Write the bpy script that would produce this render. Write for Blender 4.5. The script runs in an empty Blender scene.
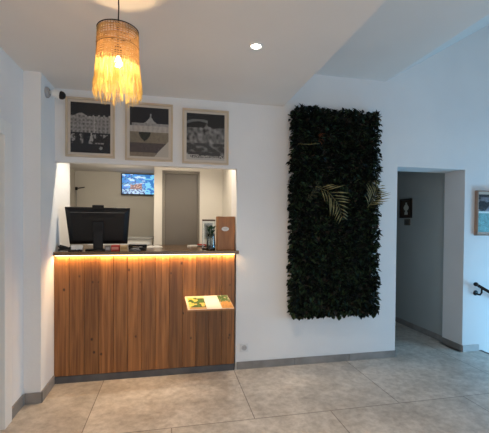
import bpy, bmesh, math, random
from mathutils import Vector, Matrix, noise
random.seed(7)
PI = math.pi
scn = bpy.context.scene
COL = scn.collection

# ------------------------------------------------------------------ helpers
def tag(o, label=None, cat=None, group=None, kind=None):
    if label: o['label'] = label
    if cat: o['category'] = cat
    if group: o['group'] = group
    if kind: o['kind'] = kind
    return o

def empty(name, loc=(0, 0, 0), rz=0.0, label=None, cat=None, group=None):
    o = bpy.data.objects.new(name, None); COL.objects.link(o)
    o.location = loc; o.rotation_euler = (0, 0, rz); o.empty_display_size = .05
    return tag(o, label, cat, group)

def obj(name, bm, mats, parent=None, smooth=False, recalc=True):
    if recalc: bmesh.ops.recalc_face_normals(bm, faces=bm.faces[:])
    me = bpy.data.meshes.new(name); bm.to_mesh(me); bm.free()
    if not isinstance(mats, (list, tuple)): mats = [mats]
    for m in mats: me.materials.append(m)
    if smooth:
        for p in me.polygons: p.use_smooth = True
    o = bpy.data.objects.new(name, me); COL.objects.link(o)
    if parent: o.parent = parent
    return o

def B(): return bmesh.new()

def box(bm, a, b, bev=0.0, mi=0, M=None):
    x0, y0, z0 = a; x1, y1, z1 = b
    t = bmesh.new()
    vs = [t.verts.new(c) for c in ((x0,y0,z0),(x1,y0,z0),(x1,y1,z0),(x0,y1,z0),(x0,y0,z1),(x1,y0,z1),(x1,y1,z1),(x0,y1,z1))]
    for f in ((0,3,2,1),(4,5,6,7),(0,1,5,4),(1,2,6,5),(2,3,7,6),(3,0,4,7)):
        t.faces.new([vs[i] for i in f])
    if bev > 0:
        bmesh.ops.bevel(t, geom=t.edges[:], offset=bev, segments=2, affect='EDGES', profile=.6)
    merge(bm, t, mi, M)

def merge(bm, t, mi=0, M=None):
    t.verts.ensure_lookup_table()
    mp = {}
    for v in t.verts:
        mp[v] = bm.verts.new(M @ v.co if M else v.co)
    for f in t.faces:
        try:
            g = bm.faces.new([mp[v] for v in f.verts]); g.material_index = mi; g.smooth = f.smooth
        except ValueError: pass
    t.free()

def prism(bm, pts, y0, y1, mi=0):
    """polygon in (x,z) extruded along y"""
    a = [bm.verts.new((x, y0, z)) for x, z in pts]; b = [bm.verts.new((x, y1, z)) for x, z in pts]
    fs = [bm.faces.new(a), bm.faces.new(b[::-1])]
    n = len(pts)
    for i in range(n): fs.append(bm.faces.new((a[i], b[i], b[(i+1) % n], a[(i+1) % n])))
    for f in fs: f.material_index = mi

def lathe(bm, prof, seg=24, c=(0, 0, 0), mi=0, M=None, cap=True):
    t = bmesh.new(); rings = []
    for r, z in prof:
        rings.append([t.verts.new((c[0]+r*math.cos(2*PI*i/seg), c[1]+r*math.sin(2*PI*i/seg), c[2]+z)) for i in range(seg)])
    for a, b in zip(rings, rings[1:]):
        for i in range(seg): t.faces.new((a[i], a[(i+1) % seg], b[(i+1) % seg], b[i]))
    if cap:
        t.faces.new(rings[0][::-1]); t.faces.new(rings[-1])
    merge(bm, t, mi, M)

def tube(bm, pts, r, seg=8, mi=0, closed=False, taper=None):
    pts = [Vector(p) for p in pts]; n = len(pts); rings = []
    prev = None
    for i, p in enumerate(pts):
        if closed: d = pts[(i+1) % n] - pts[i-1]
        else: d = pts[min(i+1, n-1)] - pts[max(i-1, 0)]
        d.normalize()
        ref = Vector((0, 0, 1)) if abs(d.z) < .9 else Vector((1, 0, 0))
        if prev is None or abs(prev.dot(d)) > .95: u = d.cross(ref).normalized()
        else: u = (prev - d*prev.dot(d)).normalized()
        prev = u; v = d.cross(u)
        rr = r*(taper[i] if taper else 1)
        rings.append([bm.verts.new(p + (u*math.cos(2*PI*k/seg) + v*math.sin(2*PI*k/seg))*rr) for k in range(seg)])
    m = n if closed else n-1
    for i in range(m):
        a, b = rings[i], rings[(i+1) % n]
        for k in range(seg):
            f = bm.faces.new((a[k], a[(k+1) % seg], b[(k+1) % seg], b[k])); f.material_index = mi; f.smooth = True
    if not closed:
        for rg in (rings[0][::-1], rings[-1]):
            f = bm.faces.new(rg); f.material_index = mi

# ------------------------------------------------------------------ materials
def mat(name, col, rough=.6, metal=0.0, spec=.5, emit=None, es=0.0, trans=0.0, coat=0.0):
    m = bpy.data.materials.new(name); m.use_nodes = True
    p = m.node_tree.nodes['Principled BSDF']
    p.inputs['Base Color'].default_value = (*col, 1); p.inputs['Roughness'].default_value = rough
    p.inputs['Metallic'].default_value = metal; p.inputs['Specular IOR Level'].default_value = spec
    p.inputs['Transmission Weight'].default_value = trans; p.inputs['Coat Weight'].default_value = coat
    if emit: p.inputs['Emission Color'].default_value = (*emit, 1); p.inputs['Emission Strength'].default_value = es
    return m

def N(m, t, **k):
    n = m.node_tree.nodes.new(t)
    for a, b in k.items(): setattr(n, a, b)
    return n
def L(m, a, b): m.node_tree.links.new(a, b)
def P(m): return m.node_tree.nodes['Principled BSDF']

def noisy(m, c1, c2, scale=8, detail=4, stretch=(1, 1, 1), bump=0.0, lo=.35, hi=.65, bscale=None):
    tc = N(m, 'ShaderNodeTexCoord'); mp = N(m, 'ShaderNodeMapping'); mp.inputs['Scale'].default_value = stretch
    L(m, tc.outputs['Object'], mp.inputs['Vector'])
    nz = N(m, 'ShaderNodeTexNoise'); nz.inputs['Scale'].default_value = scale; nz.inputs['Detail'].default_value = detail
    L(m, mp.outputs[0], nz.inputs['Vector'])
    cr = N(m, 'ShaderNodeValToRGB'); e = cr.color_ramp.elements
    e[0].position = lo; e[0].color = (*c1, 1); e[1].position = hi; e[1].color = (*c2, 1)
    L(m, nz.outputs['Fac'], cr.inputs[0]); L(m, cr.outputs[0], P(m).inputs['Base Color'])
    if bump:
        n2 = N(m, 'ShaderNodeTexNoise'); n2.inputs['Scale'].default_value = bscale or scale*4; n2.inputs['Detail'].default_value = 3
        L(m, mp.outputs[0], n2.inputs['Vector'])
        bp = N(m, 'ShaderNodeBump'); bp.inputs['Strength'].default_value = bump; bp.inputs['Distance'].default_value = .01
        L(m, n2.outputs['Fac'], bp.inputs['Height']); L(m, bp.outputs[0], P(m).inputs['Normal'])
    return m

WALL = noisy(mat('plaster', (.78,.78,.77), .85), (.74,.745,.75), (.79,.79,.785), 1.6, 3, bump=.12, bscale=60)
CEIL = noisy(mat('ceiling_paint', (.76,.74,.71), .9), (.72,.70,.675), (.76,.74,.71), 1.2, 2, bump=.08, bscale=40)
OFFW = noisy(mat('office_paint', (.66,.64,.58), .85), (.64,.615,.55), (.68,.655,.59), 1.5, 2, bump=.1, bscale=50)
WHITE = mat('white_paint', (.80,.80,.78), .5)
SKIRT = noisy(mat('skirting_tile', (.25,.25,.25), .5), (.21,.195,.18), (.30,.28,.265), 6, 6, bump=.1)
GROUT = mat('dark_grout', (.04,.038,.035), .9)
PLINTH = noisy(mat('plinth', (.12,.12,.125), .45), (.06,.06,.068), (.11,.11,.115), 6, 5, bump=.05)
BLACK = mat('black_plastic', (.006,.006,.007), .45, spec=.3)
BLACKM = mat('black_metal', (.015,.015,.017), .35, .6)
DARK = mat('dark_grey_plastic', (.05,.05,.055), .45)
GREYP = mat('grey_plastic', (.35,.35,.36), .5)
PAPER = mat('white_paper', (.85,.84,.80), .7)
RED = mat('red_card', (.45,.03,.02), .5)
TAN = mat('tan_card', (.55,.38,.2), .6)
CREAM = noisy(mat('cream_wood_frame', (.68,.56,.42), .5), (.52,.42,.30), (.62,.51,.38), 6, 6, (1,1,1), bump=.05)
MATB = mat('picture_mat', (.66,.61,.54), .8)
DOORD = mat('taupe_door', (.135,.12,.10), .45)
OAK = noisy(mat('oak_wood', (.3,.15,.07), .45), (.27,.11,.038), (.42,.18,.065), 5, 8, (6,6,.6), bump=.05)

def wood_planks():
    m = mat('counter_planks', (.3,.13,.05), .42)
    tc = N(m, 'ShaderNodeTexCoord'); sp = N(m, 'ShaderNodeSeparateXYZ'); L(m, tc.outputs['Object'], sp.inputs[0])
    # plank index -> offset
    dv = N(m, 'ShaderNodeMath', operation='DIVIDE'); dv.inputs[1].default_value = .1235
    ad = N(m, 'ShaderNodeMath', operation='ADD'); ad.inputs[1].default_value = .993 + 1.235
    L(m, sp.outputs['X'], ad.inputs[0]); L(m, ad.outputs[0], dv.inputs[0])
    fl = N(m, 'ShaderNodeMath', operation='FLOOR'); L(m, dv.outputs[0], fl.inputs[0])
    wn = N(m, 'ShaderNodeTexWhiteNoise', noise_dimensions='1D'); L(m, fl.outputs[0], wn.inputs['W'])
    mz = N(m, 'ShaderNodeMath', operation='MULTIPLY_ADD'); mz.inputs[1].default_value = 7.0; L(m, wn.outputs['Value'], mz.inputs[0]); L(m, sp.outputs['Z'], mz.inputs[2])
    cb = N(m, 'ShaderNodeCombineXYZ'); L(m, sp.outputs['X'], cb.inputs['X']); L(m, wn.outputs['Value'], cb.inputs['Y']); L(m, mz.outputs[0], cb.inputs['Z'])
    mp = N(m, 'ShaderNodeMapping'); mp.inputs['Scale'].default_value = (26, 3, 1.1); L(m, cb.outputs[0], mp.inputs[0])
    nz = N(m, 'ShaderNodeTexNoise'); nz.inputs['Scale'].default_value = 1.6; nz.inputs['Detail'].default_value = 7; nz.inputs['Distortion'].default_value = .6
    L(m, mp.outputs[0], nz.inputs['Vector'])
    cr = N(m, 'ShaderNodeValToRGB'); e = cr.color_ramp.elements
    e[0].position = .3; e[0].color = (.15,.052,.014,1); e[1].position = .72; e[1].color = (.38,.160,.050,1)
    L(m, nz.outputs['Fac'], cr.inputs[0])
    # per plank tone
    hv = N(m, 'ShaderNodeHueSaturation'); mr = N(m, 'ShaderNodeMapRange'); mr.inputs[3].default_value = .72; mr.inputs[4].default_value = 1.2
    L(m, wn.outputs['Value'], mr.inputs[0]); L(m, mr.outputs[0], hv.inputs['Value']); L(m, cr.outputs[0], hv.inputs['Color'])
    # knots
    m2 = N(m, 'ShaderNodeMapping'); m2.inputs['Scale'].default_value = (9.5, 1, 7); L(m, cb.outputs[0], m2.inputs[0])
    vo = N(m, 'ShaderNodeTexVoronoi'); vo.inputs['Scale'].default_value = 1.0; vo.inputs['Randomness'].default_value = .9; L(m, m2.outputs[0], vo.inputs['Vector'])
    kr = N(m, 'ShaderNodeValToRGB'); k = kr.color_ramp.elements
    k[0].position = .05; k[0].color = (1,1,1,1); k[1].position = .13; k[1].color = (0,0,0,1)
    L(m, vo.outputs['Distance'], kr.inputs[0])
    mx = N(m, 'ShaderNodeMix', data_type='RGBA'); L(m, kr.outputs[0], mx.inputs[0]); L(m, hv.outputs[0], mx.inputs[6]); mx.inputs[7].default_value = (.045,.017,.008,1)
    L(m, mx.outputs[2], P(m).inputs['Base Color'])
    return m
PLANK = wood_planks()
TOPW = noisy(mat('dark_counter_top', (.05,.03,.02), .22), (.08,.042,.020), (.17,.10,.05), 5, 7, (.6,7,7), bump=.02)

def floor_mat():
    m = mat('concrete_tile', (.4,.38,.35), .38)
    tc = N(m, 'ShaderNodeTexCoord'); mp = N(m, 'ShaderNodeMapping'); L(m, tc.outputs['Object'], mp.inputs[0])
    mp.inputs['Location'].default_value = (.58 + 6*1.195, .888 + 7*1.195, 0)
    br = N(m, 'ShaderNodeTexBrick'); L(m, mp.outputs[0], br.inputs['Vector'])
    br.offset = .5; br.offset_frequency = 2; br.squash = 1
    br.inputs['Scale'].default_value = 1; br.inputs['Brick Width'].default_value = 1.195; br.inputs['Row Height'].default_value = 1.195
    br.inputs['Mortar Size'].default_value = .0035; br.inputs['Mortar Smooth'].default_value = .1; br.inputs['Bias'].default_value = 0
    br.inputs['Color1'].default_value = (.90,.90,.90,1); br.inputs['Color2'].default_value = (1.06,1.06,1.06,1); br.inputs['Mortar'].default_value = (.40,.38,.36,1)
    n1 = N(m, 'ShaderNodeTexNoise'); n1.inputs['Scale'].default_value = 2.6; n1.inputs['Detail'].default_value = 9; n1.inputs['Roughness'].default_value = .62; n1.inputs['Distortion'].default_value = .7
    L(m, tc.outputs['Object'], n1.inputs['Vector'])
    cr = N(m, 'ShaderNodeValToRGB'); e = cr.color_ramp.elements
    e[0].position = .34; e[0].color = (.46,.415,.365,1); e[1].position = .68; e[1].color = (.72,.665,.60,1)
    L(m, n1.outputs['Fac'], cr.inputs[0])
    n2 = N(m, 'ShaderNodeTexNoise'); n2.inputs['Scale'].default_value = 17; n2.inputs['Detail'].default_value = 8; n2.inputs['Roughness'].default_value = .7
    L(m, tc.outputs['Object'], n2.inputs['Vector'])
    c2 = N(m, 'ShaderNodeValToRGB'); e = c2.color_ramp.elements
    e[0].position = .33; e[0].color = (.72,.70,.68,1); e[1].position = .6; e[1].color = (1.04,1.04,1.04,1)
    L(m, n2.outputs['Fac'], c2.inputs[0])
    a = N(m, 'ShaderNodeMix', data_type='RGBA', blend_type='MULTIPLY'); a.inputs[0].default_value = 1
    L(m, cr.outputs[0], a.inputs[6]); L(m, c2.outputs[0], a.inputs[7])
    b = N(m, 'ShaderNodeMix', data_type='RGBA', blend_type='MULTIPLY'); b.inputs[0].default_value = 1
    L(m, a.outputs[2], b.inputs[6]); L(m, br.outputs['Color'], b.inputs[7])
    L(m, b.outputs[2], P(m).inputs['Base Color'])
    rr = N(m, 'ShaderNodeMapRange'); rr.inputs[3].default_value = .28; rr.inputs[4].default_value = .55; L(m, n1.outputs['Fac'], rr.inputs[0]); L(m, rr.outputs[0], P(m).inputs['Roughness'])
    bp = N(m, 'ShaderNodeBump'); bp.inputs['Strength'].default_value = .12; bp.inputs['Distance'].default_value = .01
    L(m, n2.outputs['Fac'], bp.inputs['Height']); L(m, bp.outputs[0], P(m).inputs['Normal'])
    return m
FLOOR = floor_mat()

def leafm(name, c, tr=.15, rough=.55):
    m = noisy(mat(name, c, rough, spec=.25), tuple(x*.7 for x in c), tuple(x*1.3 for x in c), 30, 2)
    nt = m.node_tree; out = nt.nodes['Material Output']; t = N(m, 'ShaderNodeBsdfTranslucent'); t.inputs[0].default_value = (*[x*1.5 for x in c], 1)
    ms = N(m, 'ShaderNodeMixShader'); ms.inputs[0].default_value = tr
    L(m, P(m).outputs[0], ms.inputs[1]); L(m, t.outputs[0], ms.inputs[2]); L(m, ms.outputs[0], out.inputs['Surface'])
    return m
LEAF1 = leafm('leaf_dark', (.011,.018,.010)); LEAF2 = leafm('leaf_black_green', (.004,.006,.005)); LEAF3 = leafm('leaf_mid_green', (.034,.058,.027))
LEAF4 = leafm('leaf_brown', (.05,.040,.031))
FERN = leafm('fern_olive', (.23,.205,.09), .25); ORANGE = leafm('orange_leaf', (.10,.035,.015), .2)
PLANT = leafm('houseplant_leaf', (.02,.05,.022), .2)
RAFF = leafm('raffia', (.58,.46,.19), .5, .7); RAFFD = leafm('woven_cane', (.42,.29,.14), .45, .7)

def glass_pane(name, tint=(1,1,1), ior=1.45):
    m = bpy.data.materials.new(name); m.use_nodes = True; nt = m.node_tree; nt.nodes.clear()
    o = nt.nodes.new('ShaderNodeOutputMaterial'); t = nt.nodes.new('ShaderNodeBsdfTransparent'); t.inputs[0].default_value = (*tint, 1)
    g = nt.nodes.new('ShaderNodeBsdfGlossy'); g.inputs['Roughness'].default_value = .03
    f = nt.nodes.new('ShaderNodeFresnel'); f.inputs[0].default_value = ior; x = nt.nodes.new('ShaderNodeMixShader')
    nt.links.new(f.outputs[0], x.inputs[0]); nt.links.new(t.outputs[0], x.inputs[1]); nt.links.new(g.outputs[0], x.inputs[2]); nt.links.new(x.outputs[0], o.inputs[0])
    return m
GLASS = glass_pane('clear_glass', (1,1,1), 1.14); ACR = glass_pane('clear_acrylic', (.9,.93,.93), 1.5)

def vcol(name, emis=0.0, rough=.6):
    m = mat(name, (.5,.5,.5), rough); a = N(m, 'ShaderNodeVertexColor'); a.layer_name = 'ink'
    L(m, a.outputs[0], P(m).inputs['Base Color'])
    if emis:
        L(m, a.outputs[0], P(m).inputs['Emission Color']); P(m).inputs['Emission Strength'].default_value = emis
        P(m).inputs['Base Color'].default_value = (0,0,0,1)
    return m
PRINT = vcol('printed_ink'); SCREEN = vcol('lit_screen', .85, .3)

def picture_grid(name, fn, origin, ux, uz, nx, nz, m, parent):
    """flat print in its real place: colour per cell given by fn(u,v), u right, v up"""
    origin = Vector(origin); ux = Vector(ux); uz = Vector(uz)
    vs = [origin + ux*(i/nx) + uz*(j/nz) for j in range(nz+1) for i in range(nx+1)]
    fs = [(j*(nx+1)+i, j*(nx+1)+i+1, (j+1)*(nx+1)+i+1, (j+1)*(nx+1)+i) for j in range(nz) for i in range(nx)]
    me = bpy.data.meshes.new(name); me.from_pydata([tuple(v) for v in vs], [], fs)
    ca = me.color_attributes.new('ink', 'FLOAT_COLOR', 'CORNER'); d = []
    for j in range(nz):
        for i in range(nx):
            c = fn((i+.5)/nx, (j+.5)/nz)
            if not isinstance(c, tuple): c = (c, c, c)
            d += [c[0], c[1], c[2], 1.0]*4
    ca.data.foreach_set('color', d); me.materials.append(m)
    o = bpy.data.objects.new(name, me); COL.objects.link(o); o.parent = parent
    return o
def nz2(u, v, s, o=0.0): return noise.noise(Vector((u*s, v*s, o)))

# ------------------------------------------------------------------ dimensions (metres). Counter wall is the plane y = 0
XP = -.995      # wall stub left of the counter
XL = -1.12     # left wall of the room
XO = .632       # right edge of the counter opening
ZO = 1.96       # top of the opening
ZC = 2.60       # low ceiling
ZH = 2.95       # high ceiling
XC = 1.095      # edge of the low ceiling
XD0, XD1, ZD = 2.385, 3.24, 2.055   # passage opening
XS = 3.495      # top of the stairs
CT = 1.167      # counter top height
YB = 3.0        # back wall of office
ZOF = 2.285     # office ceiling
XR = 6.0; YR = -6.0

def S(name, bm, m, **k): return tag(obj(name, bm, m, **k), kind='structure')

# ------------------------------------------------------------------ setting
b = B()
# floor with the stair well left open
box(b, (XL-.6, YR, -.12), (XS, 0, 0)); box(b, (XS, YR, -.12), (XR, -1.25, 0)); box(b, (XL-.6, 0, -.12), (XS, 4.0, 0))
S('floor', b, FLOOR)
b = B()
for i in range(8):
    box(b, (XS+.28*i, -1.25, -.17*(i+1)-.15), (XS+.28*(i+1)+.02, 0, -.17*(i+1)))
S('floor_stair_steps', b, FLOOR)
b = B(); box(b, (XS-.03, -1.25, -.03), (XS+.006, 0, .002)); S('trim_1', b, mat('dark_stair_nosing', (.05,.05,.055), .5))

b = B()
box(b, (XP, 0, ZO), (XO, .07, ZC+.4))
K = .585
prism(b, [(XO, 0), (XD0, 0), (XD0, ZH+(XD0-2.23)*K), (2.23, ZH), (XO, ZH)], 0, .30)
prism(b, [(XD0, ZD), (XD1, ZD), (XD1, ZH+(XD1-2.23)*K), (XD0, ZH+(XD0-2.23)*K)], 0, .30)
prism(b, [(XD1, 0), (XR, 0), (XR, ZH+(XR-2.23)*K), (XD1, ZH+(XD1-2.23)*K)], 0, .30)
box(b, (XS-.3, 0, -1.7), (XR, .3, 0))
prism(b, [(XP-.03, ZC-.1), (XP, ZC-.1), (XP, ZC+.4), (XP-.03, ZC+.4)], 0, .07)
S('wall_front', b, WALL)
b = B()
box(b, (XL-.25, -.34, 0), (XP, .48, ZC+.4))
box(b, (XL-.25, -.585, 0), (XL, -.34, ZC+.4))
box(b, (XL-.25, YR, 0), (XL, -1.72, ZC+.4))
box(b, (XL-.25, -1.72, 2.12), (XL, -.585, ZC+.4))
S('wall_left', b, WALL)
b = B(); box(b, (XR, YR, -1.7), (XR+.2, .3, .2)); box(b, (XR, YR, 1.8), (XR+.2, .3, 5.3)); box(b, (XR, YR, .2), (XR+.2, -4.6, 1.8)); box(b, (XR, -.9, .2), (XR+.2, .3, 1.8))
S('wall_right', b, WALL)
b = B(); box(b, (XL-.25, YR-.2, 0), (-.4, YR, 5.3)); box(b, (2.0, YR-.2, 0), (XR+.2, YR, 5.3)); box(b, (-.4, YR-.2, 2.3), (2.0, YR, 5.3))
S('wall_back', b, WALL)
b = B()
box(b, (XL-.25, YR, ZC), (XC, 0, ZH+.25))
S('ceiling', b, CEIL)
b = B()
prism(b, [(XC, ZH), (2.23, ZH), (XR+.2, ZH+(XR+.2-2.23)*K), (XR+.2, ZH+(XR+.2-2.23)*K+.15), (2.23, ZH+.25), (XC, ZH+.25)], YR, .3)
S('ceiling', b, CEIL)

# windows behind and beside the viewer bring in the daylight
def window(name, a, bb, axis):
    r = tag(empty(name, ((a[0]+bb[0])/2, (a[1]+bb[1])/2, a[2])), kind='structure')
    o = Vector(r.location); f = B(); t = .05
    def bx(p, q): box(f, tuple(Vector(p)-o), tuple(Vector(q)-o))
    x0, y0, z0 = a; x1, y1, z1 = bb
    bx((x0,y0,z0), (x1,y1,z0+t)); bx((x0,y0,z1-t), (x1,y1,z1))
    if axis == 'y':
        for yy in (y0, (y0+y1)/2-t/2, y1-t): bx((x0,yy,z0+t), (x1,yy+t,z1-t))
    else:
        for xx in (x0, (x0+x1)/2-t/2, x1-t): bx((xx,y0,z0+t), (xx+t,y1,z1-t))
    tag(obj('window_frame', f, WHITE, r), kind='structure')
    return r
window('window_1', (XR+.06, -4.6, .2), (XR+.12, -.9, 1.8), 'y')
window('window_2', (-.4, YR-.12, 0), (2.0, YR-.06, 2.3), 'x')

# office behind the counter
b = B()
box(b, (-1.75, YB, 0), (XO+.3, YB+.15, ZC)); box(b, (-1.75, .48, 0), (-1.565, YB, ZC))
S('wall_office', b, OFFW)
b = B(); box(b, (XO, .30, 0), (XO+.15, YB, ZC))
# partition with the dark door
box(b, (-.19, .95, 0), (-.098, 1.05, ZOF)); box(b, (-.098, .95, 2.055), (.352, 1.05, ZOF)); box(b, (.352, .95, 0), (XO, 1.05, ZOF))
S('wall_partition', b, noisy(mat('partition_paint', (.72,.69,.62), .8), (.68,.65,.58), (.73,.70,.63), 1.5, 2, bump=.08, bscale=50))
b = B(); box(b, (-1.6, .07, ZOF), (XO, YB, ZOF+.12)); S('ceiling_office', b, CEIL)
d = tag(empty('door_1', (.12, .99, 0)), kind='structure')
b = B(); box(b, (-.185, -.02, 0), (.205, .02, 2.02), .003); box(b, (-.13, -.026, .12), (.15, -.02, .95)); box(b, (-.13, -.026, 1.05), (.15, -.02, 1.9))
obj('door_slab', b, DOORD, d)
b = B(); box(b, (-.217, -.035, 0), (-.187, .03, 2.05)); box(b, (.207, -.035, 0), (.231, .03, 2.05)); box(b, (-.187, -.035, 2.022), (.207, .03, 2.05))
obj('door_frame', b, mat('door_frame_grey', (.20,.18,.15), .5), d)

# passage on the right
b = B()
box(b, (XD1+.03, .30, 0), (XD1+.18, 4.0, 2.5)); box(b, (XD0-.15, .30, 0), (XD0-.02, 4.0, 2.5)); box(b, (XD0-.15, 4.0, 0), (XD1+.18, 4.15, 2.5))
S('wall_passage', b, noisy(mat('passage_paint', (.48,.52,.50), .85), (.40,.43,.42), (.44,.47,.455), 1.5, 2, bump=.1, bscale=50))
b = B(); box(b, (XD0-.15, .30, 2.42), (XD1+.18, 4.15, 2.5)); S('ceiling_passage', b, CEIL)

# door in the left wall: white frame, grey slab
d = tag(empty('door_2', (XL, -1.15, 0)), kind='structure')
b = B(); box(b, (-.14, .455, 0), (.018, .565, 2.12), .004); box(b, (-.14, -.565, 0), (.018, -.455, 2.12), .004); box(b, (-.14, -.455, 2.02), (.018, .455, 2.12), .004)
obj('door_frame', b, WHITE, d)
b = B(); box(b, (-.11, -.45, .005), (-.07, .45, 2.015), .003)
obj('door_slab', b, mat('grey_door', (.30,.29,.30), .5), d)
b = B(); tube(b, [(-.07,.38,1.02), (-.03,.38,1.02), (-.03,.27,1.02)], .009); obj('door_handle', b, BLACKM, d)

# baseboards, laid in tile lengths
def base_run(name, pts, h=.072, t=.012, step=.6, m=SKIRT):
    b = B()
    (x0, y0), (x1, y1), (nx, ny) = pts
    ln = math.hypot(x1-x0, y1-y0); k = 0.0; dx, dy = (x1-x0)/ln, (y1-y0)/ln
    while k < ln-1e-4:
        e = min(k+step, ln)-.004
        ax, ay = x0+dx*k, y0+dy*k; bx_, by_ = x0+dx*e, y0+dy*e
        xs = [ax, bx_, ax+nx*t, bx_+nx*t]; ys = [ay, by_, ay+ny*t, by_+ny*t]
        box(b, (min(xs), min(ys), 0), (max(xs), max(ys), h), .0015)
        k += step
    xs = [x0, x1, x0+nx*t*.5, x1+nx*t*.5]; ys = [y0, y1, y0+ny*t*.5, y1+ny*t*.5]
    box(b, (min(xs), min(ys), 0), (max(xs), max(ys), h-.003), mi=1)
    return S(name, b, [m, GROUT])
base_run('baseboard_front', ((XO+.012, 0), (XD0, 0), (0, -1)))
base_run('baseboard_stub', ((XP, -.332), (XP, -.03), (1, 0)), h=.085)
base_run('baseboard_stub_end', ((XL+.012, -.34), (XP+.012, -.34), (0, -1)), h=.085)
base_run('baseboard_left', ((XL, -.58), (XL, -.354), (1, 0)), h=.085)
base_run('baseboard_right', ((XD1, 0), (XS-.035, 0), (0, -1)), m=noisy(mat('pale_skirting', (.5,.5,.5), .5), (.46,.46,.46), (.56,.56,.56), 6, 4))
base_run('baseboard_reveal', ((XD1, .006), (XD1, .30), (-1, 0)))
base_run('baseboard_passage', ((XD1+.03, .31), (XD1+.03, 3.98), (-1, 0)))
base_run('baseboard_left_reveal', ((XD0, .0), (XD0, .30), (1, 0)))

# ------------------------------------------------------------------ reception counter
r = empty('reception_counter', (-.18, 0, 0), label='wooden plank reception counter with a dark top, lit by a warm light strip', cat='counter')
def loc(b, o=(-.18, 0, 0)):
    bmesh.ops.translate(b, verts=b.verts[:], vec=(-o[0], -o[1], -o[2])); return b
b = B(); w = .1235; x = XP+.002; i = 0
while x < XO-.02:
    x1 = min(x+w, XO-.012)
    box(b, (x+.0012, -.022, .066), (x1-.0012, .0, CT-.03), .0022)
    x = x1; 
    if XO-.012-x < .03: break
box(b, (XP+.002, .0, .0), (XO-.012, .02, CT-.03))
o = obj('front_panel', b, PLANK, r); o.location = (.18, 0, 0)
b = B(); box(b, (XP+.002, -.018, 0), (XO-.012, .0, .062), .002); obj('plinth', loc(b), PLINTH, r)
b = B(); box(b, (XP+.003, -.05, CT-.03), (XO-.003, .93, CT), .003); box(b, (XO-.01, -.05, CT-.03), (XO+.018, -.003, CT), .003)
obj('countertop', loc(b), TOPW, r)
b = B(); box(b, (XP+.01, -.032, CT-.036), (XO-.02, -.026, CT-.0305)); obj('light_strip', loc(b), mat('led_strip', (1,.7,.3), .5, emit=(1,.72,.38), es=6), r)

# leaflet shelf on the counter front
sh = empty('leaflet_shelf', (.34, -.021, .735), label='small wooden leaflet shelf fixed to the counter front', cat='shelf')
b = B(); TILT = Matrix.Rotation(math.radians(5), 4, 'X')
def quad_slab(bm, p, z0, z1, M=None):
    lo = [bm.verts.new((M or Matrix()) @ Vector((x, y, z0))) for x, y in p]; hi = [bm.verts.new((M or Matrix()) @ Vector((x, y, z1))) for x, y in p]
    bm.faces.new(lo[::-1]); bm.faces.new(hi)
    n = len(p)
    for i in range(n): bm.faces.new((lo[i], lo[(i+1)%n], hi[(i+1)%n], hi[i]))
quad_slab(b, [(-.205, -.004), (.205, -.004), (.205, -.41), (-.195, -.41)], -.006, 0, TILT)
obj('board', b, noisy(mat('pale_shelf_wood', (.5,.3,.14), .5), (.34,.17,.06), (.45,.24,.09), 5, 6, (1,8,8)), sh)
b = B(); quad_slab(b, [(-.195, -.404), (.205, -.404), (.205, -.41), (-.195, -.41)], 0, .006, TILT); obj('front_lip', b, OAK, sh)
b = B(); box(b, (-.19, -.016, -.09), (-.175, -.003, -.013)); obj('bracket', b, BLACKM, sh)
b = B(); box(b, (.175, -.016, -.09), (.19, -.003, -.013)); obj('bracket', b, BLACKM, sh)
def fold_leaflet(nm, p, fn, lab, z=.002):
    e = empty(nm, (.34, -.021, .735), label=lab, cat='leaflet')
    bb = B(); quad_slab(bb, p, z, z+.004, TILT); obj('leaflet_body', bb, PAPER, e)
    p0, p1, p2, p3 = [Vector((x, y, z+.0048)) for x, y in p]   # back left, back right, front right, front left
    nx, nzz = 22, 22; vs = []; fs = []
    for j in range(nzz+1):
        for i in range(nx+1):
            u = .02+.96*i/nx; v = .02+.96*j/nzz; vs.append(tuple(TILT @ ((p3.lerp(p2, u)).lerp(p0.lerp(p1, u), v))))
    fs = [(j*(nx+1)+i, j*(nx+1)+i+1, (j+1)*(nx+1)+i+1, (j+1)*(nx+1)+i) for j in range(nzz) for i in range(nx)]
    me = bpy.data.meshes.new('cover'); me.from_pydata(vs, [], fs); ca = me.color_attributes.new('ink', 'FLOAT_COLOR', 'CORNER'); dd = []
    for j in range(nzz):
        for i in range(nx): c = fn((i+.5)/nx, (j+.5)/nzz); dd += [*c, 1.0]*4
    ca.data.foreach_set('color', dd); me.materials.append(PRINT); o = bpy.data.objects.new('cover', me); COL.objects.link(o); o.parent = e
def f_green(u, v):
    n = nz2(u, v, 4, 2); g = nz2(u, v, 9, 7)
    if u < .10 or v > .9 - .1*u: return (.75,.68,.45)
    if v < .14: return (.55,.34,.16)
    if n + (u-.32)*.5 > .0: return (.02+.04*abs(g), .10+.09*g, .012)
    return (.62+.2*g, .50+.2*g, .10)
def f_white(u, v):
    return (.85,.83,.76)
def f_orange(u, v):
    g = nz2(u, v, 8, 3)
    if v > .5 + .2*g: return (.05+.1*abs(g), .13+.1*g, .03) if g > -.35 else (.5,.5,.4)
    return (.55+.2*g, .27+.1*g, .07)
fold_leaflet('leaflet', [(-.202,-.012), (-.03,-.012), (-.03,-.402), (-.19,-.402)], f_green, 'green and yellow leaflet at the left end of the leaflet shelf')
fold_leaflet('leaflet', [(-.028,-.012), (.095,-.012), (.095,-.402), (-.028,-.402)], f_white, 'plain white leaflet in the middle of the leaflet shelf')
fold_leaflet('leaflet', [(.097,-.012), (.2,-.012), (.2,-.402), (.097,-.402)], f_orange, 'orange and dark green leaflet at the right end of the leaflet shelf')

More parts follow.
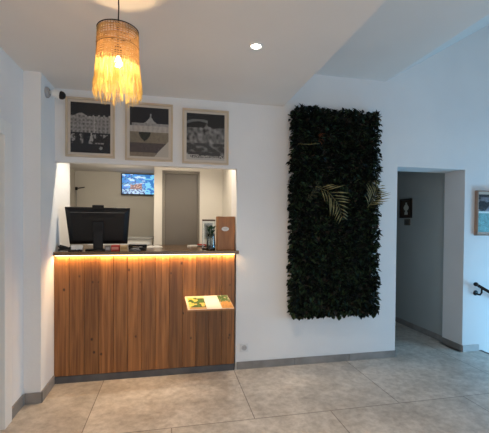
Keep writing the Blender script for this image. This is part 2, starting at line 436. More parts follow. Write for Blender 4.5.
# ------------------------------------------------------------------ framed photographs over the counter
def frame(x0, x1, z0, z1, fn, lab, y=0.0, fw=.018, depth=.022, mw=.022, m=CREAM, grp=None, gx=60, gz=72, mwb=None):
    cx, cz = (x0+x1)/2, (z0+z1)/2
    r = empty('framed_photograph', (cx, y, cz), label=lab, cat='picture', group=grp)
    hw, hh = (x1-x0)/2, (z1-z0)/2
    b = B()
    box(b, (-hw, -depth, -hh), (-hw+fw, 0, hh), .002); box(b, (hw-fw, -depth, -hh), (hw, 0, hh), .002)
    box(b, (-hw+fw, -depth, hh-fw), (hw-fw, 0, hh), .002); box(b, (-hw+fw, -depth, -hh), (hw-fw, 0, -hh+fw), .002)
    obj('frame', b, m, r)
    b = B(); box(b, (-hw+fw, -.008, -hh+fw), (hw-fw, -.002, hh-fw)); obj('mat_board', b, MATB, r)
    mb = mw if mwb is None else mwb
    picture_grid('print', fn, (-hw+fw+mw, -.0088, -hh+fw+mb), (2*(hw-fw-mw), 0, 0), (0, 0, 2*(hh-fw)-mw-mb), gx, gz, PRINT, r)
    b = B(); box(b, (-hw+fw, -.0155, -hh+fw), (hw-fw, -.0135, hh-fw)); obj('glass_pane', b, GLASS, r)
    return r
DK = (.012,.013,.018)
def art_building(u, v):
    g = nz2(u, v, 22, 1); h = nz2(u, v, 9, 5)
    top = .73 + (.06 if .08 < u < .42 else 0)*max(0, math.sin((u-.08)/.34*PI)) + (.03 if int(u*22) % 3 == 0 and u > .55 else 0)
    if v > top: return DK
    if v > .40:
        c = .30 + .12*g
        if int(u*20) % 2 == 0 and int((v-.4)*26) % 2 == 0: c -= .13
        if abs(u-.60) < .02: c += .12
        if v > top-.04: c += .08
        return (max(c,.05), max(c*.97,.05), max(c*.96,.05))
    if abs(u-.52) < .035*(.4-v)/.14 + .012 and v > .24: return (.42,.41,.40)
    if .18 < v < .38 and h > .12: return (.30,.29,.29) if g > -.1 else (.06,.06,.06)
    if (u-.76)**2 + (v-.10)**2*1.4 < .0016: return (.30,.32,.32)
    return DK
def art_dome(u, v):
    g = nz2(u, v, 18, 3)
    d = abs(u-.53)
    if v > .62:
        if v < .62+.06+.0 and u > .05: 
            c = .30+.12*g; return (c, c, c)
        if v < .88 and d < .012+.20*max(0, 1-(v-.66)/.20)**2.2: c = .38+.12*g; return (c, c, c)
        return DK
    if v > .50: c = .46 + .08*g - .05*(int(u*16) % 2); return (c, c*.97, c*.93)
    # round hull shape
    if u > .62 + (v*1.15): return (.50,.47,.42)
    hx, hy = (u-.38)/.12, (v-.41)/.11
    if (hx*hx+hy*hy-1)**3 - hx*hx*hy**3*2.2 < 0: return (.02,.025,.02)
    if v > .28: c = .20+.05*g; return (c*1.1, c*.95, c*.72)
    if v > .08: c = .085+.03*g; return (c, c*.82, c*.85)
    c = .20+.05*g; return (c*1.1, c*.9, c*.7)
def art_water(u, v):
    g = nz2(u, v, 12, 8); h = nz2(u, v*1.8, 7, 2)
    if v < .10:
        if v > .035 and abs(nz2(u, v, 40, 4)) > .16 and u > .1: return (.08,.08,.08)
        return (.48,.47,.45)
    if v < .12 - .05*u: return (.50,.50,.48)
    ridge = .70 + .10*math.exp(-((u-.52)/.035)**2) + .03*nz2(u, 0, 9, 1)
    if v > ridge:
        if u < .55 and .74 < v < .88 and abs(v-.80-.06*math.sin(u*5)) < .03: return (.17,.18,.18)
        return (.013,.014,.016)
    if v > .36:
        c = .16 + .22*g + .10*h
        if .36 < v < .42: c += .05
        return (max(c,.02),)*3
    c = .05 + .35*max(0, h-.05); return (c, c*1.02, c*1.04)
G = 'framed photographs in a row above the counter'
frame(-.905, -.492, 2.008, 2.532, art_building, 'framed dark photo of a pale ornate building, leftmost above the counter', grp=G)
frame(-.405, .020, 1.998, 2.527, art_dome, 'framed photo of a domed roof over a brown shape, middle one above the counter', grp=G)
frame(.106, .546, 1.990, 2.507, art_water, 'framed black and white photo with white caption band, rightmost above the counter', grp=G)

# picture beside the stairs
def art_pool(u, v):
    g = nz2(u, v, 14, 8); h = nz2(u, v, 5, 3)
    if v < .50: c = .42+.15*g; return (c*.42, c*1.0, c*1.05)
    if v < .54: return (.75,.85,.85)
    c = .17+.22*h+.14*g
    if h < -.05 or v > .93: c = .03
    return (max(c,.02), max(c*1.05,.02), max(c*1.2,.03))
frame(3.372, 4.02, 1.315, 1.822, art_pool, 'wood framed photo with turquoise lower half on the wall above the handrail', fw=.012, depth=.045, mw=.028, m=noisy(mat('brown_frame_wood', (.3,.2,.15), .5), (.27,.18,.13), (.36,.25,.19), 8, 6), gx=50, gz=40)

# small dark picture and switch in the passage (both on the wall facing -x)
XPW = XD1+.03
r = empty('icon_picture', (XPW, 1.04, 1.66), label='small dark picture with a pale standing figure on the passage wall', cat='picture')
b = B(); W, H_ = .125, .135
box(b, (-.022, -W, -H_), (0, -W+.02, H_), .001); box(b, (-.022, W-.02, -H_), (0, W, H_), .001)
box(b, (-.022, -W+.02, H_-.02), (0, W-.02, H_), .001); box(b, (-.022, -W+.02, -H_), (0, W-.02, -H_+.02), .001)
obj('frame', b, mat('dark_frame', (.02,.012,.008), .4), r)
def art_fig(u, v):
    d = abs(u-.5)
    if (d/.10)**2+((v-.78)/.09)**2 < 1: return (.60,.58,.48)
    w = .16+.10*math.exp(-((v-.52)/.12)**2) - .07*math.exp(-((v-.33)/.06)**2)
    if .12 < v < .70 and d < w: return (.62,.60,.50)
    return (.06,.035,.02)
picture_grid('print', art_fig, (-.006, W-.02, -H_+.02), (0, -2*(W-.02), 0), (0, 0, 2*(H_-.02)), 24, 28, PRINT, r)
r = empty('wall_switch', (XPW, 1.01, 1.465), label='small brownish switch plate below the dark picture in the passage', cat='switch')
b = B(); box(b, (-.012, -.06, -.045), (0, .06, .045), .003); obj('plate', b, mat('bronze_plate', (.16,.14,.11), .4, .3), r)
b = B(); box(b, (-.018, -.045, -.028), (-.012, -.004, .028), .002); obj('button', b, mat('switch_button', (.09,.08,.065), .4), r)
b = B(); box(b, (-.018, .004, -.028), (-.012, .045, .028), .002); obj('button', b, mat('switch_button', (.09,.08,.065), .4), r)

# ------------------------------------------------------------------ handrail going down the stairs
r = empty('stair_handrail', (3.33, 0, .775), label='black round metal handrail descending along the wall by the stairs', cat='handrail')
b = B(); tube(b, [(0, -.08, 0), (.9, -.08, -.46), (2.2, -.08, -1.14)], .017, 12); obj('rail', b, BLACKM, r)
b = B()
lathe(b, [(.001,-.024), (.014,-.02), (.023,-.01), (.026,0), (.023,.01), (.014,.02), (.001,.024)], 16, M=Matrix.Translation((0, -.08, 0)), cap=True); obj('end_knob', b, BLACKM, r, smooth=True)
for q in (.075, 1.5):
    zq = -q*.511
    b = B(); lathe(b, [(.03, 0), (.03, .006), (.018, .012)], 18, M=Matrix.Translation((q, 0, zq-.075)) @ Matrix.Rotation(PI/2, 4, 'X'))
    tube(b, [(q, -.004, zq-.075), (q, -.03, zq-.085), (q+.002, -.06, zq-.085), (q+.004, -.078, zq-.06), (q+.004, -.08, zq-.012)], .010, 10)
    obj('bracket', b, BLACKM, r)

# ------------------------------------------------------------------ wall socket
r = empty('wall_socket', (.717, 0, .210), label='white wall socket low on the wall right of the counter', cat='socket')
b = B(); box(b, (-.042, -.010, -.042), (.042, 0, .042), .003); obj('plate', b, mat('socket_plate', (.70,.71,.72), .4), r)
b = B(); lathe(b, [(.026, 0), (.026, .003), (.022, .003), (.021, .0015)], 24, M=Matrix.Translation((0, -.010, 0)) @ Matrix.Rotation(PI/2, 4, 'X')); obj('outlet_ring', b, mat('socket_grey', (.45,.45,.46), .5), r)
b = B()
for sx in (-.009, .009): lathe(b, [(.0025, 0), (.0025, .001)], 8, M=Matrix.Translation((sx, -.0132, 0)) @ Matrix.Rotation(PI/2, 4, 'X'))
obj('pin_hole', b, BLACK, r)

# ------------------------------------------------------------------ green wall
gx0, gx1, gz0, gz1 = 1.192, 2.092, .53, 2.555
r = empty('green_wall', ((gx0+gx1)/2, 0, gz0), label='tall dark rectangular panel of leafy plants hung on the white wall', cat='plant wall')
ox, oz = (gx0+gx1)/2, gz0
b = B(); box(b, (gx0-ox+.02, -.035, .02), (gx1-ox-.02, -.001, gz1-gz0-.02), .004); obj('backing_board', b, mat('plant_backing', (.012,.012,.010), .9), r)
b = B()
def leaf(bm, c, d, up, ln, wd, mi, curl=.25):
    d = d.normalized(); s = d.cross(up)
    if s.length < 1e-3: s = Vector((1, 0, 0))
    s.normalize(); n = s.cross(d)
    pr = [(0, 0), (.28, .42), (.62, .46), (1, 0)]
    base = bm.verts.new(c); tip = bm.verts.new(c + d*ln - n*ln*curl)
    mid = [bm.verts.new(c + d*ln*t - n*ln*curl*t*t) for t in (.28, .62)]
    lf = [bm.verts.new(c + d*ln*t + s*wd*w_ + n*wd*.18 - n*ln*curl*t*t) for t, w_ in ((.28, .42), (.62, .40))]
    rt = [bm.verts.new(c + d*ln*t - s*wd*w_ + n*wd*.18 - n*ln*curl*t*t) for t, w_ in ((.28, .42), (.62, .40))]
    for side in (lf, rt):
        for f in ((base, mid[0], side[0]), (mid[0], mid[1], side[1], side[0]), (mid[1], tip, side[1])):
            g = bm.faces.new(f); g.material_index = mi; g.smooth = True
gw, gh = gx1-gx0, gz1-gz0
for i in range(7200):
    edge = random.random() < .24
    if edge:
        t = random.random()*(2*gw+2*gh)
        if t < gw: px, pz, ex, ez = t-gw/2, gh, 0, 1
        elif t < 2*gw: px, pz, ex, ez = t-gw-gw/2, 0, 0, -1
        elif t < 2*gw+gh: px, pz, ex, ez = -gw/2, t-2*gw, -1, 0
        else: px, pz, ex, ez = gw/2, t-2*gw-gh, 1, 0
        wob = .022*noise.noise(Vector((px*9, pz*9, 1)))+random.uniform(-.012, .05); px -= ex*wob; pz -= ez*wob
        y = -random.uniform(.012, .10)
        d = Vector((ex*.9+random.uniform(-.8, .8), random.uniform(-.7, .1), ez*.9+random.uniform(-.8, .6)))
        c = Vector((px, y, pz)); ln = random.uniform(.03, .065)
    else:
        px = random.uniform(-gw/2, gw/2); pz = random.uniform(0, gh)
        cl = .5+.5*noise.noise(Vector((px*5, pz*5, 3)))
        y = -.03-.10*cl*random.uniform(.3, 1)
        d = Vector((random.uniform(-1, 1), random.uniform(-.9, -.05), random.uniform(-1, .7))); c = Vector((px, y, pz)); ln = random.uniform(.032, .07)
    k = random.random(); low = 1 - pz/gh
    mi = 0 if k < .45 else (1 if k < .76-.15*low else (2 if k < .93 else 3))
    leaf(b, c, d, Vector((random.uniform(-.3,.3), -.4, 1)), ln, ln*random.uniform(.75, 1.0), mi, random.uniform(.0, .4))
for i in range(420):
    t = random.random()*(2*gw+2*gh)
    if t < gw: px, pz, ex, ez = t-gw/2, gh, 0, 1
    elif t < 2*gw: px, pz, ex, ez = t-gw-gw/2, 0, 0, -1
    elif t < 2*gw+gh: px, pz, ex, ez = -gw/2, t-2*gw, -1, 0
    else: px, pz, ex, ez = gw/2, t-2*gw-gh, 1, 0
    if noise.noise(Vector((px*4, pz*4, 8))) < -.02: continue
    q = random.uniform(.0, .028); ln = random.uniform(.028, .05)
    leaf(b, Vector((px+ex*q, -random.uniform(.02, .09), min(pz+ez*q, 2.57-oz))), Vector((ex+random.uniform(-1, 1), random.uniform(-.6, .1), ez*.6+random.uniform(-.9, .5))), Vector((0, -.4, 1)), ln, ln*.9, random.choice((0, 0, 1, 2, 2)) if pz < gh*.4 else random.choice((0, 1, 1)), .2)
o = obj('foliage', b, [LEAF1, LEAF2, LEAF3, LEAF4], r, recalc=False); o['kind'] = 'stuff'
def frond(nm, pts, nleaf, ln, spread, m, out=-.02):
    """pts: rachis control points (x,y,z) world"""
    b = B(); P0 = [Vector(p) - Vector((ox, 0, oz)) for p in pts]
    def at(t):
        k = t*(len(P0)-1); i = min(int(k), len(P0)-2); return P0[i].lerp(P0[i+1], k-i)
    tube(b, [at(i/10) for i in range(11)], .003, 5, taper=[1-.07*i for i in range(11)])
    for i in range(nleaf):
        t = .12+.88*i/nleaf; p = at(t); d = (at(min(t+.05, 1))-at(t-.05)).normalized(); s = d.cross(Vector((0, -1, 0))).normalized()
        l = ln*(1-.75*abs(t-.35)/.65)*random.uniform(.85, 1.1)
        for sg in (-1, 1):
            dd = (s*sg*spread + d*.75 + Vector((0, random.uniform(-.25, .0), 0))).normalized()
            nn = dd.cross(Vector((0, -1, 0))).normalized()*.0065
            a = [p-nn*.5, p+dd*l*.5+nn+Vector((0,-.006,0)), p+dd*l+Vector((0,.012,-.01)), p+dd*l*.5-nn+Vector((0,-.006,0))]
            b.faces.new([b.verts.new(v) for v in a])
    o = obj(nm, b, m, r, recalc=False); o['label'] = 'dry olive-yellow fern frond'; return o
frond('fern_frond', [(1.40,-.13,1.80), (1.50,-.19,1.745), (1.60,-.20,1.63), (1.665,-.17,1.47)], 11, .21, .8, FERN)
frond('fern_frond', [(1.96,-.12,1.60), (1.98,-.18,1.66), (2.01,-.20,1.74), (2.06,-.18,1.84)], 9, .22, .85, FERN)
frond('fern_frond', [(1.30,-.10,1.66), (1.36,-.15,1.72), (1.41,-.16,1.80), (1.40,-.13,1.86)], 7, .08, .6, leafm('fern_dark', (.06,.06,.03), .2))['label'] = 'short dull fern frond'
b = B()
for k in range(7):
    leaf(b, Vector((1.405-ox+random.uniform(-.02,.02), -.15, 2.235-oz+k*.012)), Vector((random.uniform(-.6,1), -.3, random.uniform(-.6, .8))), Vector((0,-.3,1)), .06, .028, 0)
o = obj('orange_leaves', b, ORANGE, r, recalc=False); o['label'] = 'small cluster of rust orange leaves'
b = B(); tube(b, [(1.21-ox,-.13,2.205-oz), (1.30-ox,-.16,2.20-oz), (1.42-ox,-.15,2.215-oz)], .003, 5); obj('dry_stem', b, FERN, r)

# ------------------------------------------------------------------ pendant lamp
LX, LY, LZ = -.258, -1.530, 2.045
def squash(b):
    for v in b.verts: v.co.z *= .84
    return b
r = empty('pendant_lamp', (LX, LY, LZ), label='raffia pendant lamp with woven shade and long fringe hanging from the ceiling', cat='lamp')
def rr(z): return .096 + (.40-z)/.40*.010        # radius by height above base
b = B()
for k in range(34):
    z = .195 + k*.0060; R0 = rr(z)
    pts = []
    ph = random.random()*6
    for i in range(44):
        a = 2*PI*i/44; w_ = .0022*math.sin(a*22+k*PI) + .0012*math.sin(3*a+ph)
        pts.append(((R0+w_)*math.cos(a), (R0+w_)*math.sin(a), z+.0016*math.sin(2*a+ph)))
    tube(b, pts, random.uniform(.0014, .0024), 5, closed=True)
for i in range(44):
    a = 2*PI*(i+.5)/44
    tube(b, [(rr(z)*math.cos(a), rr(z)*math.sin(a), z) for z in (.19, .26, .33, .40)], .0015, 4)
obj('woven_shade', squash(b), RAFFD, r)
b = B()
for zz, rad in ((.402, .003), (.30, .0012)):
    tube(b, [((rr(zz)+.001)*math.cos(2*PI*i/40), (rr(zz)+.001)*math.sin(2*PI*i/40), zz) for i in range(40)], rad, 6, closed=True)
for a in (0, PI*2/3, PI*4/3):
    tube(b, [(.0, 0, .398), (rr(.4)*math.cos(a+.5), rr(.4)*math.sin(a+.5), .402)], .0018, 5)
obj('wire_rim', squash(b), BLACKM, r)
b = B()
for i in range(480):
    a = random.random()*2*PI; z0 = random.uniform(.165, .225); z1 = random.choice((.0, .03))+random.uniform(-.01, .055); R0 = rr(z0)+random.uniform(-.004, .004)
    fl = random.uniform(-.004, .016); tw = random.uniform(-.06, .06); wv = random.uniform(.0009, .0019); ph = random.random()*6
    prev = None
    for s in range(6):
        t = s/5; R1 = R0+fl*t+.003*math.sin(ph+t*5); aa = a+tw*t+.02*math.sin(ph*2+t*6); z = z0+(z1-z0)*t
        c = Vector((R1*math.cos(aa), R1*math.sin(aa), z)); tn = Vector((-math.sin(aa+ph*.3), math.cos(aa+ph*.3), 0))*wv
        q = (b.verts.new(c-tn), b.verts.new(c+tn))
        if prev: b.faces.new((prev[0], prev[1], q[1], q[0]))
        prev = q
o = obj('raffia_fringe', squash(b), RAFF, r, recalc=False); o['kind'] = 'stuff'
b = B(); tube(b, [(0, 0, .24), (0, 0, .34), (.003, 0, .45), (0, 0, ZC-LZ-.02)], .0032, 8); obj('cord', b, BLACK, r)
b = B(); lathe(b, [(.006,.265), (.015,.26), (.018,.245), (.018,.212), (.014,.208)], 20); obj('socket', b, BLACK, r)
BULBZ = .175
b = B(); lathe(b, [(.010,.034), (.011,.026), (.017,.010), (.019,0), (.017,-.010), (.010,-.017), (.002,-.019)], 20, c=(0, 0, BULBZ)); obj('bulb', b, mat('warm_bulb', (1,.8,.5), .3, emit=(1,.82,.5), es=40), r, smooth=True)
b = B(); lathe(b, [(.045, ZC-LZ-.025), (.05, ZC-LZ-.02), (.05, ZC-LZ)], 24); obj('ceiling_rose', b, BLACK, r)

# ------------------------------------------------------------------ recessed ceiling spot
def downlight(x, y, z, lab, rad=.036, es=14, col=(1,.93,.8)):
    r = empty('seen_or_added_spotlight', (x, y, z), label=lab, cat='light')
    b = B(); lathe(b, [(rad+.012, 0), (rad+.012, -.003), (rad, -.006), (rad-.004, -.003)], 28, cap=False); obj('trim_ring', b, WHITE, r)
    b = B(); lathe(b, [(rad-.004, -.001), (rad-.004, -.003)], 24); obj('lens', b, mat('lit_lens', (1,1,1), .4, emit=col, es=es), r)
    return r
downlight(.546, -1.108, ZC, 'small round lit ceiling spotlight right of the raffia pendant')

# ------------------------------------------------------------------ security camera at the upper left corner
r = empty('security_camera', (XP, -.22, 2.485), label='small white wall camera with black lens near the ceiling corner, left of the photos', cat='camera')
RY = Matrix.Rotation(PI/2, 4, 'Y')
b = B(); lathe(b, [(.035, 0), (.036, .012), (.026, .022)], 20, M=RY); obj('mount', b, GREYP, r); r.scale = (1.2, 1.2, 1.2)
b = B(); tube(b, [(.015, 0, 0), (.04, -.005, .0), (.05, -.01, -.005)], .010, 8); obj('arm', b, WHITE, r)
D = Matrix.Translation((.045, -.01, -.004)) @ Matrix.Rotation(math.radians(102), 4, 'Y')
b = B(); lathe(b, [(.012, -.01), (.024, .0), (.027, .03), (.027, .048)], 20, M=D); obj('body', b, WHITE, r, smooth=False)
b = B(); lathe(b, [(.024, .046), (.028, .050), (.026, .066), (.016, .078), (.002, .082)], 20, M=D); obj('lens', b, BLACK, r, smooth=True)

# ------------------------------------------------------------------ things on and behind the counter
# monitor seen from behind
r = empty('computer_monitor', (-.655, .13, CT), math.radians(3), label='black flat computer monitor seen from behind, on the left of the counter', cat='monitor')
T = Matrix.Translation((0, 0, .24)) @ Matrix.Rotation(math.radians(12), 4, 'X')
b = B(); box(b, (-.282, -.008, -.185), (.282, .016, .163), .004)
for v in b.verts:
    v.co.x *= 1-.10*(.163-v.co.z)/.35
b.transform(T); obj('bezel', b, mat('monitor_rim', (.006,.006,.007), .4, spec=.3), r)
b = B()
bb = bmesh.new(); 
q0 = [(-.244,-.177), (.244,-.177), (.268,.150), (-.268,.150)]; q1 = [(-.215,-.150), (.215,-.150), (.235,.120), (-.235,.120)]
va = [bb.verts.new((x, -.008, z)) for x, z in q0]; vb = [bb.verts.new((x, -.026, z)) for x, z in q1]
bb.faces.new(vb)
for i in range(4): bb.faces.new((va[i], va[(i+1)%4], vb[(i+1)%4], vb[i]))
bb.faces.new(va[::-1]); merge(b, bb, 0, T)
for k in range(7): box(b, (-.14, -.028, .07+k*.007), (.14, -.0255, .0725+k*.007), M=T)
obj('back_shell', b, BLACK, r)
b = B(); box(b, (-.235, -.0275, .118), (.235, -.0255, .1225), M=T); obj('top_groove', b, mat('glossy_line', (.12,.12,.12), .25), r)
b = B(); box(b, (-.05, -.016, .160), (.05, .012, .186), .006, M=T); obj('webcam', b, BLACK, r)
b = B(); box(b, (-.244, .0162, -.175), (.244, .0172, .15), M=T); obj('screen', b, mat('screen_glass', (.02,.02,.025), .15), r)
b = B(); box(b, (-.042, -.045, .012), (.042, -.018, .23), .006); box(b, (-.05, -.045, .17), (.05, -.024, .27), .006, M=None); obj('stand_neck', b, BLACK, r)
b = B(); lathe(b, [(.115, 0), (.115, .008), (.10, .014), (.03, .016)], 32, M=Matrix.Translation((0, -.02, 0)) @ Matrix.Diagonal((1, .75, 1, 1))); obj('stand_base', b, BLACK, r)

# coiled cable left of the stand
b = B(); pts = []
for i in range(70):
    t = i/69; a = t*2*PI*4.5; R0 = .030+.006*math.sin(a*.37)
    pts.append((R0*1.2*math.cos(a), R0*.8*math.sin(a), .008+.045*t*(.6+.4*math.sin(a*.5)**2)))
tube(b, pts, .0065, 6)
o = obj('cable_coil', b, BLACK); o.location = (-.93, .035, CT); tag(o, 'black coiled cable at the left end of the counter', 'cable')
o = empty('note_holder', (-.83, .02, CT), math.radians(8), 'small black desk tray with white cards left of the monitor stand', 'desk tray')
b = B(); box(b, (-.055, -.03, 0), (.055, .04, .012), .003); box(b, (-.055, .034, .012), (.055, .04, .04)); obj('tray', b, BLACK, o)
b = B()
for k, (x_, a_) in enumerate(((-.02, .2), (.02, -.3), (.0, .9), (.04, .5))):
    box(b, (-.016, -.001, 0), (.016, .001, .040), M=Matrix.Translation((x_-.0, .005*k-.008, .0125)) @ Matrix.Rotation(a_*.5, 4, 'Z') @ Matrix.Rotation(a_*.4, 4, 'Y'))
bmesh.ops.translate(b, verts=b.verts[:], vec=(0, 0, .004))
o2 = obj('white_cards', b, PAPER, o)
def small_box(nm, loc_, sz, m, lab, cat, rz=0.0, m2=None):
    o = empty(nm, loc_, rz, lab, cat); b = B(); box(b, (-sz[0]/2, -sz[1]/2, 0), (sz[0]/2, sz[1]/2, sz[2]), .003); obj('body', b, m, o)
    b = B(); box(b, (-sz[0]/2+.006, -sz[1]/2-.0008, sz[2]*.3), (sz[0]/2-.006, -sz[1]/2, sz[2]*.7)); obj('front_label', b, m2 or PAPER, o); return o
small_box('card_box', (-.555, .02, CT), (.045, .06, .052), mat('grey_box', (.14,.12,.11), .5), 'small grey box directly right of the monitor stand', 'box', .1, GREYP)
small_box('card_box', (-.488, .02, CT), (.072, .05, .056), RED, 'small red box between the grey and tan boxes behind the monitor', 'box', -.05, mat('pink_label', (.6,.25,.2), .5))
small_box('card_box', (-.415, .02, CT), (.065, .05, .054), TAN, 'small tan box right of the red box on the counter', 'box', .06, mat('ochre_label', (.4,.24,.08), .5))
# mouse + desk phone handset shape
o = empty('desk_phone', (-.30, .095, CT), math.radians(-6), 'low black desk phone right of the tan box on the counter', 'phone')
b = B(); box(b, (-.075, -.05, 0), (.075, .06, .028), .008); obj('base', b, BLACK, o)
b = B(); box(b, (-.085, -.018, .036), (.085, .022, .056), .009); box(b, (-.085, -.018, .027), (-.045, .022, .045), .006); box(b, (.045, -.018, .027), (.085, .022, .045), .006); obj('handset', b, BLACK, o)
o = empty('computer_mouse', (-.315, -.02, CT), math.radians(82), 'dark grey computer mouse in front of the desk phone', 'mouse')
t = bmesh.new(); bmesh.ops.create_uvsphere(t, u_segments=20, v_segments=12, radius=1)
for v in t.verts:
    v.co = Vector((v.co.x*.031, v.co.y*.055, max(v.co.z, -.25)*.024+.006)); 
b = B(); merge(b, t); obj('body', b, DARK, o, smooth=True)
b = B(); lathe(b, [(.006, -.0025), (.006, .0025)], 12, M=Matrix.Translation((0, -.03, .0265)) @ Matrix.Rotation(PI/2, 4, 'Y')); obj('wheel', b, GREYP, o)

# papers, red holder
b = B(); box(b, (-.105, -.07, 0), (.105, .07, .006), .001); box(b, (-.10, -.066, .006), (.10, .066, .012))
o = obj('paper_stack', b, PAPER); o.location = (-.20, .50, CT); o.rotation_euler.z = .35; tag(o, 'stack of white paper on the counter in front of the pale post', 'papers')
o = empty('note_pad', (.25, .62, CT), .3, 'small white note pad in front of the dark office door', 'note pad')
b = B(); box(b, (-.05, -.035, 0), (.05, .035, .014), .001); obj('sheets', b, PAPER, o)
b = B(); box(b, (-.05, .025, .0142), (.05, .035, .018)); obj('binding', b, DARK, o)
o = empty('stapler', (.345, .55, CT), .15, 'small red stapler on the counter left of the glass vase', 'stapler')
b = B(); box(b, (-.05, -.014, 0), (.05, .014, .008), .002); obj('base', b, BLACK, o)
b = B(); box(b, (-.05, -.012, .014), (.042, .012, .030), .005, M=Matrix.Rotation(.06, 4, 'Y')); box(b, (.036, -.012, .006), (.05, .012, .026), .002); obj('arm', b, RED, o)

# clear display stand with dark header, behind the vase
o = empty('display_stand', (.378, .16, CT), label='clear upright display stand with dark top bar behind the vase', cat='display stand')
b = B(); box(b, (-.062, -.002, .012), (.062, .002, .285), .0008); obj('panel', b, ACR, o)
b = B(); box(b, (-.045, .0028, .10), (.045, .0038, .265)); obj('insert', b, mat('insert_card', (.55,.52,.44), .6), o)
b = B(); box(b, (-.066, -.007, .283), (.066, .007, .300), .002); obj('top_bar', b, mat('walnut_bar', (.10,.05,.03), .4), o)
b = B(); box(b, (-.066, -.03, 0), (.066, .03, .013), .002); obj('foot', b, BLACK, o)
for sx in (-.064, .060):
    b = B(); box(b, (sx, -.003, .013), (sx+.004, .003, .283)); obj('side_rail', b, GREYP, o)
# glass vase with plant
o = empty('glass_vase', (.390, .05, CT), label='clear glass vase of green leaves with dark stones, beside the wooden board', cat='vase')
b = B(); lathe(b, [(.040, 0), (.043, .02), (.042, .08), (.036, .12), (.035, .15), (.038, .155), (.036, .155), (.033, .15), (.034, .12), (.039, .08), (.040, .02), (.037, .004)], 28); obj('vessel', b, ACR, o, smooth=True)
b = B()
for k in range(90):
    a = random.random()*6.28; R0 = .033*math.sqrt(random.random()); z = .010+.035*random.random()
    t = bmesh.new(); bmesh.ops.create_icosphere(t, subdivisions=1, radius=.0065)
    merge(b, t, 0, Matrix.Translation((R0*math.cos(a), R0*math.sin(a), z)) @ Matrix.Diagonal((1.2, 1, .8, 1)))
obj('dark_stones', b, mat('black_pebbles', (.015,.015,.017), .35), o)['kind'] = 'stuff'
o_pl = empty('potted_cutting', (.390, .05, CT+.045), label='green leafy cutting standing in the glass vase', cat='plant')
st = B(); lv = B()
for k in range(7):
    a = k*2*PI/7+.3; h = random.uniform(.12, .185); x_, y_ = .026*math.cos(a), .022*math.sin(a)
    tube(st, [(x_*.2, y_*.2, 0), (x_*.4, y_*.4, h*.5), (x_*.9, y_*.9, h)], .002, 5)
    for q in range(3):
        f = .5+.25*q; leaf(lv, Vector((x_*f, y_*f, h*f)), Vector((x_*12+random.uniform(-.3,.3), y_*10+random.uniform(-.3,.3), 1.0)), Vector((0,0,1)), .055, .026, 0, .2)
obj('stem', st, PLANT, o_pl); obj('leaves', lv, PLANT, o_pl, recalc=False)

# wooden upright board with oval badge
o = empty('wooden_box', (.543, .06, CT), label='upright brown wooden box with oval white badge, right end of the counter', cat='box')
b = B(); box(b, (-.086, 0, 0), (.084, .14, .33), .003); obj('body', b, OAK, o)
b = B(); lathe(b, [(.035, 0), (.035, .002)], 32, M=Matrix.Translation((-.012, 0, .207)) @ Matrix.Diagonal((1.05, 1, .62, 1)) @ Matrix.Rotation(PI/2, 4, 'X')); obj('oval_badge', b, mat('badge_white', (.72,.72,.70), .4), o)
b = B()
for k, zz in enumerate((.006, -.002)):
    for q in range(6 if k == 0 else 4):
        xx = -.012-.020+.0075*q+(.006 if k else 0); box(b, (xx, -.0028, .207+zz-.003), (xx+.0045, -.0021, .207+zz+.002))
obj('badge_marks', b, GREYP, o)

# TV on the back wall
o = empty('television', (-.535, YB-.03, 2.08), label='wall television showing a blue picture, high in the back office', cat='television')
b = B(); box(b, (-.288, -.03, -.188), (.288, .0, .185), .004); obj('bezel', b, BLACK, o)
def art_tv(u, v):
    g = nz2(u, v, 7, 3); h = nz2(u, v, 16, 9)
    if u > .70:
        c = (.02,.16,.45) if g+h*.5 < .0 else (.15,.5,.85)
        return c
    if v < .22: return (.30,.50,.75) if h > -.08 else (.04,.10,.25)
    if .26 < u < .60 and .24 < v < .50+.12*g: return (.10,.05,.09) if h < .1 else (.38,.22,.18)
    if nz2(u, v*2, 5, 14) > .16 and v > .4: return (.40,.62,.92)
    if h > .22: return (.02,.07,.25)
    return (.03+.1*abs(g), .20+.25*abs(h), .60+.3*g)
picture_grid('screen', art_tv, (-.270, -.0308, -.165), (.540, 0, 0), (0, 0, .335), 40, 26, SCREEN, o)
b = B(); box(b, (-.08, 0, -.08), (.08, .03, .08)); obj('wall_mount', b, BLACKM, o)

# wall bracket left in the office
o = empty('wall_bracket', (-1.50, YB, 1.99), label='thin dark wall bracket on the back office wall, left of the television', cat='bracket')
b = B(); tube(b, [(-.035, -.02, -.005), (.0, -.05, .0), (.10, -.07, .015)], .008, 8); obj('arm', b, BLACKM, o)
b = B(); box(b, (-.055, -.03, -.03), (-.02, 0, .02), .003); obj('plate', b, BLACKM, o)
b = B(); tube(b, [(-.037, -.02, -.03), (-.037, -.015, -.30)], .0045, 8); obj('drop_rod', b, GREYP, o)

# low pale cabinet in the office behind the counter
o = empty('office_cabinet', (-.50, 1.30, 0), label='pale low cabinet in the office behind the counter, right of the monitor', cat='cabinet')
b = B(); box(b, (-.46, -.2, 0), (.28, .2, 1.215), .004); obj('body', b, mat('pale_cabinet', (.66,.64,.58), .5), o)
b = B(); box(b, (-.47, -.21, 1.217), (.29, .21, 1.240), .003); obj('top', b, mat('top_shadow_grey', (.34,.33,.30), .4), o)  # dark grey slab stands for the shadow line under a back ledge
for sx in (-.455, -.09):
    b = B(); box(b, (sx, -.216, .06), (sx+.355, -.201, 1.19), .002); dr = obj('door', b, WHITE, o)
    b = B(); box(b, (sx+.16, -.232, 1.08), (sx+.20, -.217, 1.09), .002); obj('handle', b, GREYP, dr)

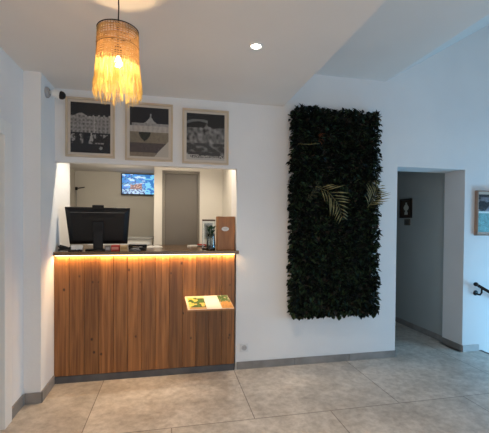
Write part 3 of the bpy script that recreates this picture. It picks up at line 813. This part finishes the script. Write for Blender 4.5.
# ------------------------------------------------------------------ lights
def light(kind, name, loc_, energy, color, rot=None, **k):
    d = bpy.data.lights.new(name, kind); d.energy = energy; d.color = color
    for a, v in k.items(): setattr(d, a, v)
    o = bpy.data.objects.new(name, d); o.location = loc_; COL.objects.link(o)
    if rot is not None: o.rotation_euler = rot
    return o
def aim(o, tgt): o.rotation_euler = (Vector(tgt)-o.location).to_track_quat('-Z', 'Y').to_euler()
WARM = (1, .70, .42); DAY = (.22, .62, 1.0); NEUT = (1, .86, .72)
light('POINT', 'pendant_glow', (LX, LY, LZ+BULBZ), 22, (1, .64, .30), shadow_soft_size=.024)
light('SPOT', 'ceiling_spot_or_fill', (.546, -1.108, ZC-.012), 48, (1,.86,.70), (0, 0, 0), spot_size=math.radians(105), spot_blend=.8, shadow_soft_size=.03)
for i, (x_, y_) in enumerate(((-.3, -3.4), (.55, -3.4), (-.3, -5.0), (.55, -5.0))):  # unseen spots added behind the viewer as warm fill for the room
    light('SPOT', 'ceiling_spot_or_fill', (x_, y_, ZC-.012), 92, (1,.75,.51), (0, 0, 0), spot_size=math.radians(118), spot_blend=.8, shadow_soft_size=.03)
    downlight(x_, y_, ZC, 'added fill spotlight in the ceiling, unseen behind the viewer, %s' % ('nearer left', 'nearer right', 'farther left', 'farther right')[i], es=8)
light('SPOT', 'office_spot_beam', (-.48, .17, ZOF-.012), 26, (1,.86,.68), (0, 0, 0), spot_size=math.radians(150), spot_blend=.5, shadow_soft_size=.02)
light('SPOT', 'office_spot_beam', (.25, .17, ZOF-.012), 17, (1,.86,.68), (0, 0, 0), spot_size=math.radians(150), spot_blend=.5, shadow_soft_size=.02)
light('POINT', 'office_lamp', (-.7, 1.9, 2.1), 8, (1,.85,.66), shadow_soft_size=.1)
light('AREA', 'counter_strip_glow', (-.18, -.038, CT-.037), 8, (1,.60,.25), (0, 0, 0), shape='RECTANGLE', size=1.58, size_y=.012)
w1 = light('AREA', 'window_daylight', (XR+.05, -2.75, 1.0), 26, DAY, shape='RECTANGLE', size=3.6, size_y=1.5, spread=math.radians(130)); aim(w1, (3, -1.2, .6))
w2 = light('AREA', 'back_warm_fill', (.8, YR+.02, 1.15), 26, (1,.93,.86), shape='RECTANGLE', size=2.3, size_y=2.2); aim(w2, (.8, 0, 1.15))  # added source behind the viewer, tinted warm to fill the room
light('POINT', 'stair_blue_fill', (4.45, -1.0, .45), 56, DAY, shadow_soft_size=.3)  # added point lamp over the stairs, stands in for blue daylight there

w = bpy.data.worlds.new('World'); scn.world = w; w.use_nodes = True
w.node_tree.nodes['Background'].inputs[0].default_value = (.55,.72,1,1); w.node_tree.nodes['Background'].inputs[1].default_value = .6

# ------------------------------------------------------------------ camera
cd = bpy.data.cameras.new('Camera'); cam = bpy.data.objects.new('Camera', cd); COL.objects.link(cam); scn.camera = cam
cd.sensor_fit = 'HORIZONTAL'; cd.sensor_width = 36; cd.lens = 353.44/489*36; cd.shift_x = 0; cd.shift_y = (227.92-216.5)/489; cd.clip_start = .05
R_ = Vector((.9785964, -.2056089, .0086024)); U_ = Vector((-.0054408, .0159375, .9998582)); F_ = Vector((.2057169, .9785045, -.0144777))
M = Matrix((( R_.x, U_.x, -F_.x, 0), (R_.y, U_.y, -F_.y, -3.38623), (R_.z, U_.z, -F_.z, 1.4364), (0, 0, 0, 1)))
cam.matrix_world = M

vs = scn.view_settings; vs.view_transform = 'Standard'; vs.look = 'None'; vs.exposure = 0.12; vs.gamma = 1; vs.use_curve_mapping = False
